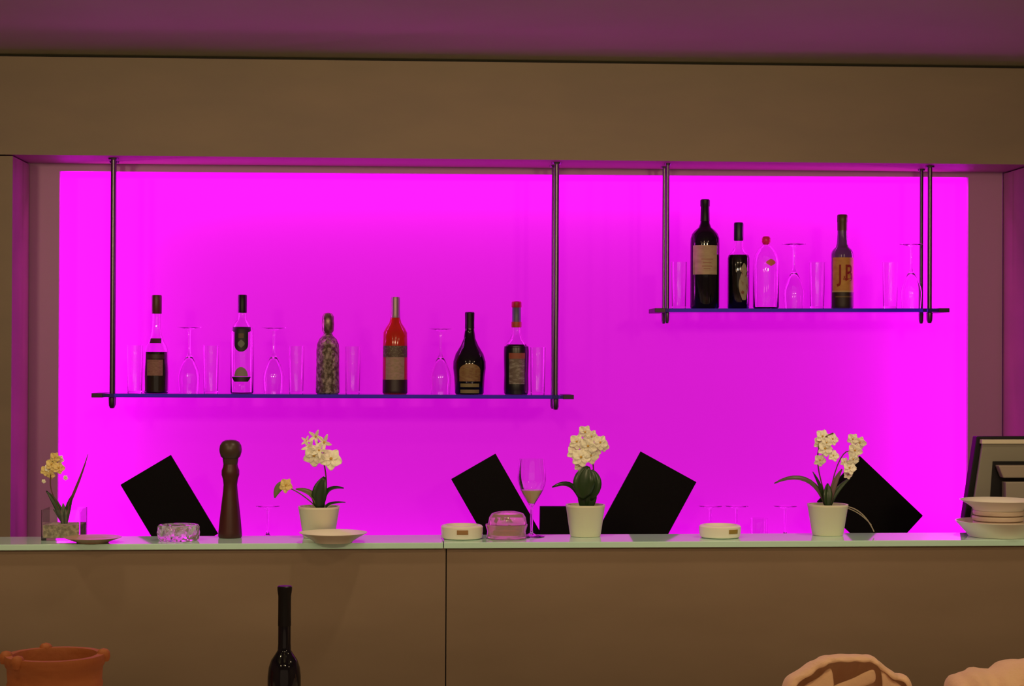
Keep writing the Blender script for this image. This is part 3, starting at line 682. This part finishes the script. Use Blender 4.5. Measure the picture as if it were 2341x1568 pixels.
o = MB().lathe([(0, 0), (56*s, 0), (60*s, hT*.25), (72*s, hT*.6), (88*s, hT*.97), (88*s, hT), (85*s, hT), (68*s, hT*.6), (54*s, .005), (0, .005)], Lt, 56).build('plate', WHITE, None, Lt)
tag(o, 'white plate on top of the right crockery stack', 'plate', GP)
# ------------------------------------------------------------------ till display seen from behind
Y = 5.06; q = W(Y); WZ = .93
r = root('till_monitor', Vector((U(2345, 1100, Y).x, Y+.09, WZ)), 'grey till monitor seen from behind with black edge at far right', 'monitor'); L = r.location
cx = 2352
def qm(x, y, dy=0): return q(x, y, dy)
def mirror(x): return 2*cx-x
def trap(mb, pts, y0, y1):      # pts: left-top, left-bottom pixels, mirrored about cx
    (xa, ya), (xb, yb) = pts
    A, B, Cc, D = qm(xb, yb), qm(mirror(xb), yb), qm(mirror(xa), ya), qm(xa, ya)
    mb.hexa([(A.x, y0, A.z), (B.x, y0, B.z), (B.x, y1, B.z), (A.x, y1, A.z), (D.x, y0, D.z), (Cc.x, y0, Cc.z), (Cc.x, y1, Cc.z), (D.x, y1, D.z)]); return mb
GREY = mat('grey_monitor_plastic', (.22, .20, .16), .4)
trap(MB(), ((2236, 998), (2205, 1200)), Y+.012, Y+.05).build('screen_edge', BLK, r, L, bevel=.003)
trap(MB(), ((2246, 1008), (2218, 1196)), Y-.004, Y+.0119).build('back_shell', GREY, r, L, bevel=.004)
trap(MB(), ((2243, 1004.5), (2242, 1014)), Y-.010, Y+.0118).build('top_edge', mat('pale_grey_trim', (.62, .54, .42), .4), r, L, bevel=.001)
trap(MB(), ((2268, 1054), (2258, 1190)), Y-.012, Y-.0042).build('dark_recess', BLK, r, L, bevel=.001)
trap(MB(), ((2271, 1062), (2282, 1090)), Y-.045, Y-.0122).build('hinge_cover', mat('grey_hinge', (.30, .24, .19), .4), r, L, bevel=.003)
trap(MB(), ((2286, 1099), (2287, 1200)), Y-.05, Y-.0122).build('stand_neck', mat('grey_stand', (.28, .24, .20), .4), r, L, bevel=.003)
MB().box((qm(2250, 1200).x, Y-.05, WZ+.0005), (qm(mirror(2250), 1200).x, Y+.10, WZ+.03)).build('stand_base', BLK, r, L, bevel=.004)
a = qm(2287, 1200); b_ = qm(mirror(2287), 1200)
MB().box((a.x, Y-.048, WZ+.03), (b_.x, Y-.013, a.z)).build('stand_column', GREY, r, L)
# ------------------------------------------------------------------ dining table in front
TZ = .75; YT = 4.1
t_ = root('dining_table', (0.1, 3.95, 0), 'table with a pale cloth in front of the bar, under bottle and napkins', 'table'); L = t_.location
MB().box((-1.45, 3.62, TZ-.04), (1.65, 4.35, TZ-.006)).build('tabletop', MILLK, t_, L, bevel=.004)
for x in (-1.35, 1.55):
    for y in (3.70, 4.27): MB().box((x-.03, y-.03, 0), (x+.03, y+.03, TZ-.04)).build('leg', MILLK, t_, L)
mb = MB(); mb.box((-1.47, 3.60, TZ-.0055), (1.67, 4.37, TZ)); mb.box((-1.47, 3.596, TZ-.2), (1.67, 3.60, TZ)); mb.box((-1.47, 4.37, TZ-.2), (1.67, 4.374, TZ))
o = mb.build('tablecloth', TCLOTH, None, (.1, 3.98, TZ)); tag(o, 'pale cloth spread over the table in front of the bar', 'tablecloth')
s = PXM(YT)
# black long-neck bottle
L = Vector((U(650, 1500, YT).x, YT, TZ+.0005)); Ht = U(650, 1339, YT).z-L.z
r = root('wine_bottle', L, 'black long-necked bottle on the table in front of the bar', 'bottle')
hh = lambda y: U(650, y, YT).z-L.z
pr = [(.033, 0), (.0365, .004), (.0370, hh(1568)), (.0368, hh(1545)), (.0345, hh(1525)), (.029, hh(1508)), (.021, hh(1496)), (.0150, hh(1486)), (.0140, hh(1470)), (.0138, hh(1362)), (.0150, hh(1356))]
MB().lathe(pr, L, 56).build('body', BLACKG, r, L)
MB().lathe([(.0146, hh(1430)), (.0142, hh(1400)), (.0142, hh(1362)), (.0155, hh(1354)), (.0163, hh(1347)), (.0163, hh(1341)), (.014, Ht)], L, 40).build('capsule', BLK, r, L)
# terracotta cooler
L = Vector((U(126, 1500, YT).x, YT, TZ+.0005)); ht = U(126, 1495, YT).z-L.z
r = root('terracotta_cooler', L, 'terracotta bucket with four knobs on its rim, on the table', 'bucket')
R = 111*s
MB().lathe([(0, 0), (R*.80, 0), (R*.82, .004), (R*.93, ht-.075), (R*.955, ht-.070), (R*.955, ht-.062), (R*.935, ht-.058), (R*.955, ht-.028), (R*.99, ht-.022), (R*1.0, ht-.006), (R*.985, ht), (R*.84, ht), (R*.82, ht-.006), (R*.80, ht-.03), (R*.70, .012), (0, .012)], L, 64).build('body', TERRA, r, L)
for g in (8, 112, 188, 232, ):
    a = math.radians(g); d = Vector((math.cos(a), math.sin(a), 0)); c = L+d*R*.96+Vector((0, 0, ht-.004))
    MB().lathe([(0, -.016), (.012, -.014), (.015, -.004), (.014, .006), (.009, .012), (0, .0145)], c, 16).build('knob', TERRA, r, L)
# napkins
def napkin(pts, openings, label, name_group, Yn, closed=False):
    """cloth hood: outline pixel points left to right; rolls of cloth laid behind and before"""
    base = Vector((U(sum(p[0] for p in pts)/len(pts), 1500, Yn).x, Yn, TZ+.0005))
    r = root('folded_napkin', base, label, 'napkin', name_group)
    arc = [U(x, y, Yn) for x, y in pts]
    arc = [Vector((arc[0].x-.012, Yn, TZ+.001))]+arc+[Vector((arc[-1].x+.012, Yn, TZ+.001))]
    # densify
    A = []
    for i in range(len(arc)-1):
        for k in range(6):
            t = k/6; p0 = arc[max(i-1, 0)]; p1 = arc[i]; p2 = arc[i+1]; p3 = arc[min(i+2, len(arc)-1)]
            A.append(.5*((2*p1)+(p2-p0)*t+(2*p0-5*p1+4*p2-p3)*t*t+(3*p1-p0-3*p2+p3)*t**3))
    A.append(arc[-1]); n = len(A); cen = Vector((base.x, Yn, TZ))
    rows = []
    back = [(-.005 if closed else -.012, 1, 1), (.03, .99, .99), (.07, .93, .86), (.10, .86, .55), (.115, .82, 0)]
    LV = ([(-.115, .90, 0), (-.11, .91, .45), (-.092, .93, .80), (-.055, .97, .96)] if closed else [(-.035, .90, .95), (-.030, .965, .983)])+back
    fa = .009 if closed else .003
    for j, (dy, k, kz) in enumerate(LV):
        rows.append([Vector((cen.x+(p.x-cen.x)*k, Yn+dy+(fa*math.sin(i*(.62 if closed else .9)+j*.4) if j < 7 else 0), max(TZ+.001, cen.z+(p.z-cen.z)*kz+.0015*math.sin(i*1.3+j*2)))) for i, p in enumerate(A)])
    vs = [p for row in rows for p in row]; fs = []
    for j in range(len(rows)-1):
        for i in range(n-1): fs.append((j*n+i, j*n+i+1, (j+1)*n+i+1, (j+1)*n+i))
    MB().add(vs, fs, True).build('outer_fold', CLOTH, r, base, solid=.006, sub=1)
    for (pp, rad, dy) in openings:
        P0 = [U(x, y, Yn+dy) for x, y in pp]; P0 = [Vector((p.x, p.y, max(p.z, TZ+.004))) for p in P0]
        out = []
        for i in range(13):
            t = i/12; qq = P0[:]
            while len(qq) > 1: qq = [qq[k].lerp(qq[k+1], t) for k in range(len(qq)-1)]
            out.append(qq[0])
        # a fold is a hanging strip: crest along the path, falling to the table
        vs = []; m_ = len(out)
        for lay, (dz, dyy, kk) in enumerate(((0, 0, 1), (-.006, -.012, 1), (-.05, -.020, .98), (-.11, -.022, .95))):
            for i, p in enumerate(out): vs.append(Vector((p.x+.004*math.sin(i+lay), p.y+dyy*rad, max(TZ+.001, p.z+dz*rad))))
        fs = [(l*m_+i, l*m_+i+1, (l+1)*m_+i+1, (l+1)*m_+i) for l in range(3) for i in range(m_-1)]
        MB().add(vs, fs, True).build('inner_fold', CLOTH, r, base, solid=.007, sub=1)
napkin([(1795, 1566), (1832, 1532), (1868, 1509), (1900, 1499), (1950, 1498), (1990, 1500), (2012, 1516), (2045, 1540), (2078, 1558)],
       [([(1862, 1600), (1900, 1566), (1960, 1548), (1998, 1530)], .25, -.03), ([(1790, 1620), (1835, 1562), (1880, 1545), (1900, 1525)], 1, -.02), ([(2010, 1530), (2035, 1548), (2065, 1562), (2085, 1620)], 1, -.02)],
       'tan napkin folded open like a hood, with its opening facing the camera side', 'tan folded napkins on the table', 4.1)
napkin([(2168, 1568), (2196, 1542), (2225, 1530), (2262, 1531), (2298, 1514), (2341, 1508), (2400, 1510), (2450, 1535), (2480, 1560)],
       [],
       'tan bundled napkin cut by the right edge of the picture', 'tan folded napkins on the table', 4.1, True)
# housings for the added fill spotlights, out of the picture
p1 = None
for x, y in FILL_SPOTS:
    L = Vector((x, y, 2.30))
    if p1 is None:
        p1 = root('fill_spotlight', L, 'black spotlight added to brighten the bulkhead over the bar', 'spotlight', 'added fill spotlights'); dr = Vector((.05, 3.95, .2)).normalized()
        MB().tube([L-dr*.20, L-dr*.18, L-dr*.06], [.03, .07, .07], 20).build('housing', BLK, p1, L)
        MB().tube([L-dr*.12+Vector((0, 0, .06)), Vector((x, y-.1, ceil_z(x)-.001))], .01, 10).build('arm', BLK, p1, L)
    else: copy_tree(p1, L, 'black spotlight added to brighten the bulkhead over the bar', 'added fill spotlights')
# ceiling lamps, out of the picture
p0 = None
for i, (x, y) in enumerate(LAMPS):
    zc_ = ceil_z(x)
    if p0 is None:
        L = Vector((x, y, zc_)); p0 = root('recessed_ceiling_lamp', L, 'round recessed warm ceiling lamp of the dining room', 'lamp', 'recessed ceiling lamps')
        MB().lathe([(.10, -.012), (.115, -.008), (.115, -.0005), (.10, -.0005)], L, 32).build('rim', STEEL, p0, L)
        MB().lathe([(0, -.006), (.098, -.006), (.098, -.001), (0, -.001)], L, 32).build('diffuser', mat('lamp_diffuser', (1, .9, .7), .5, emit=(1, .76, .42), es=6), p0, L)
    else: copy_tree(p0, Vector((x, y, zc_)), 'round recessed warm ceiling lamp of the dining room', 'recessed ceiling lamps')
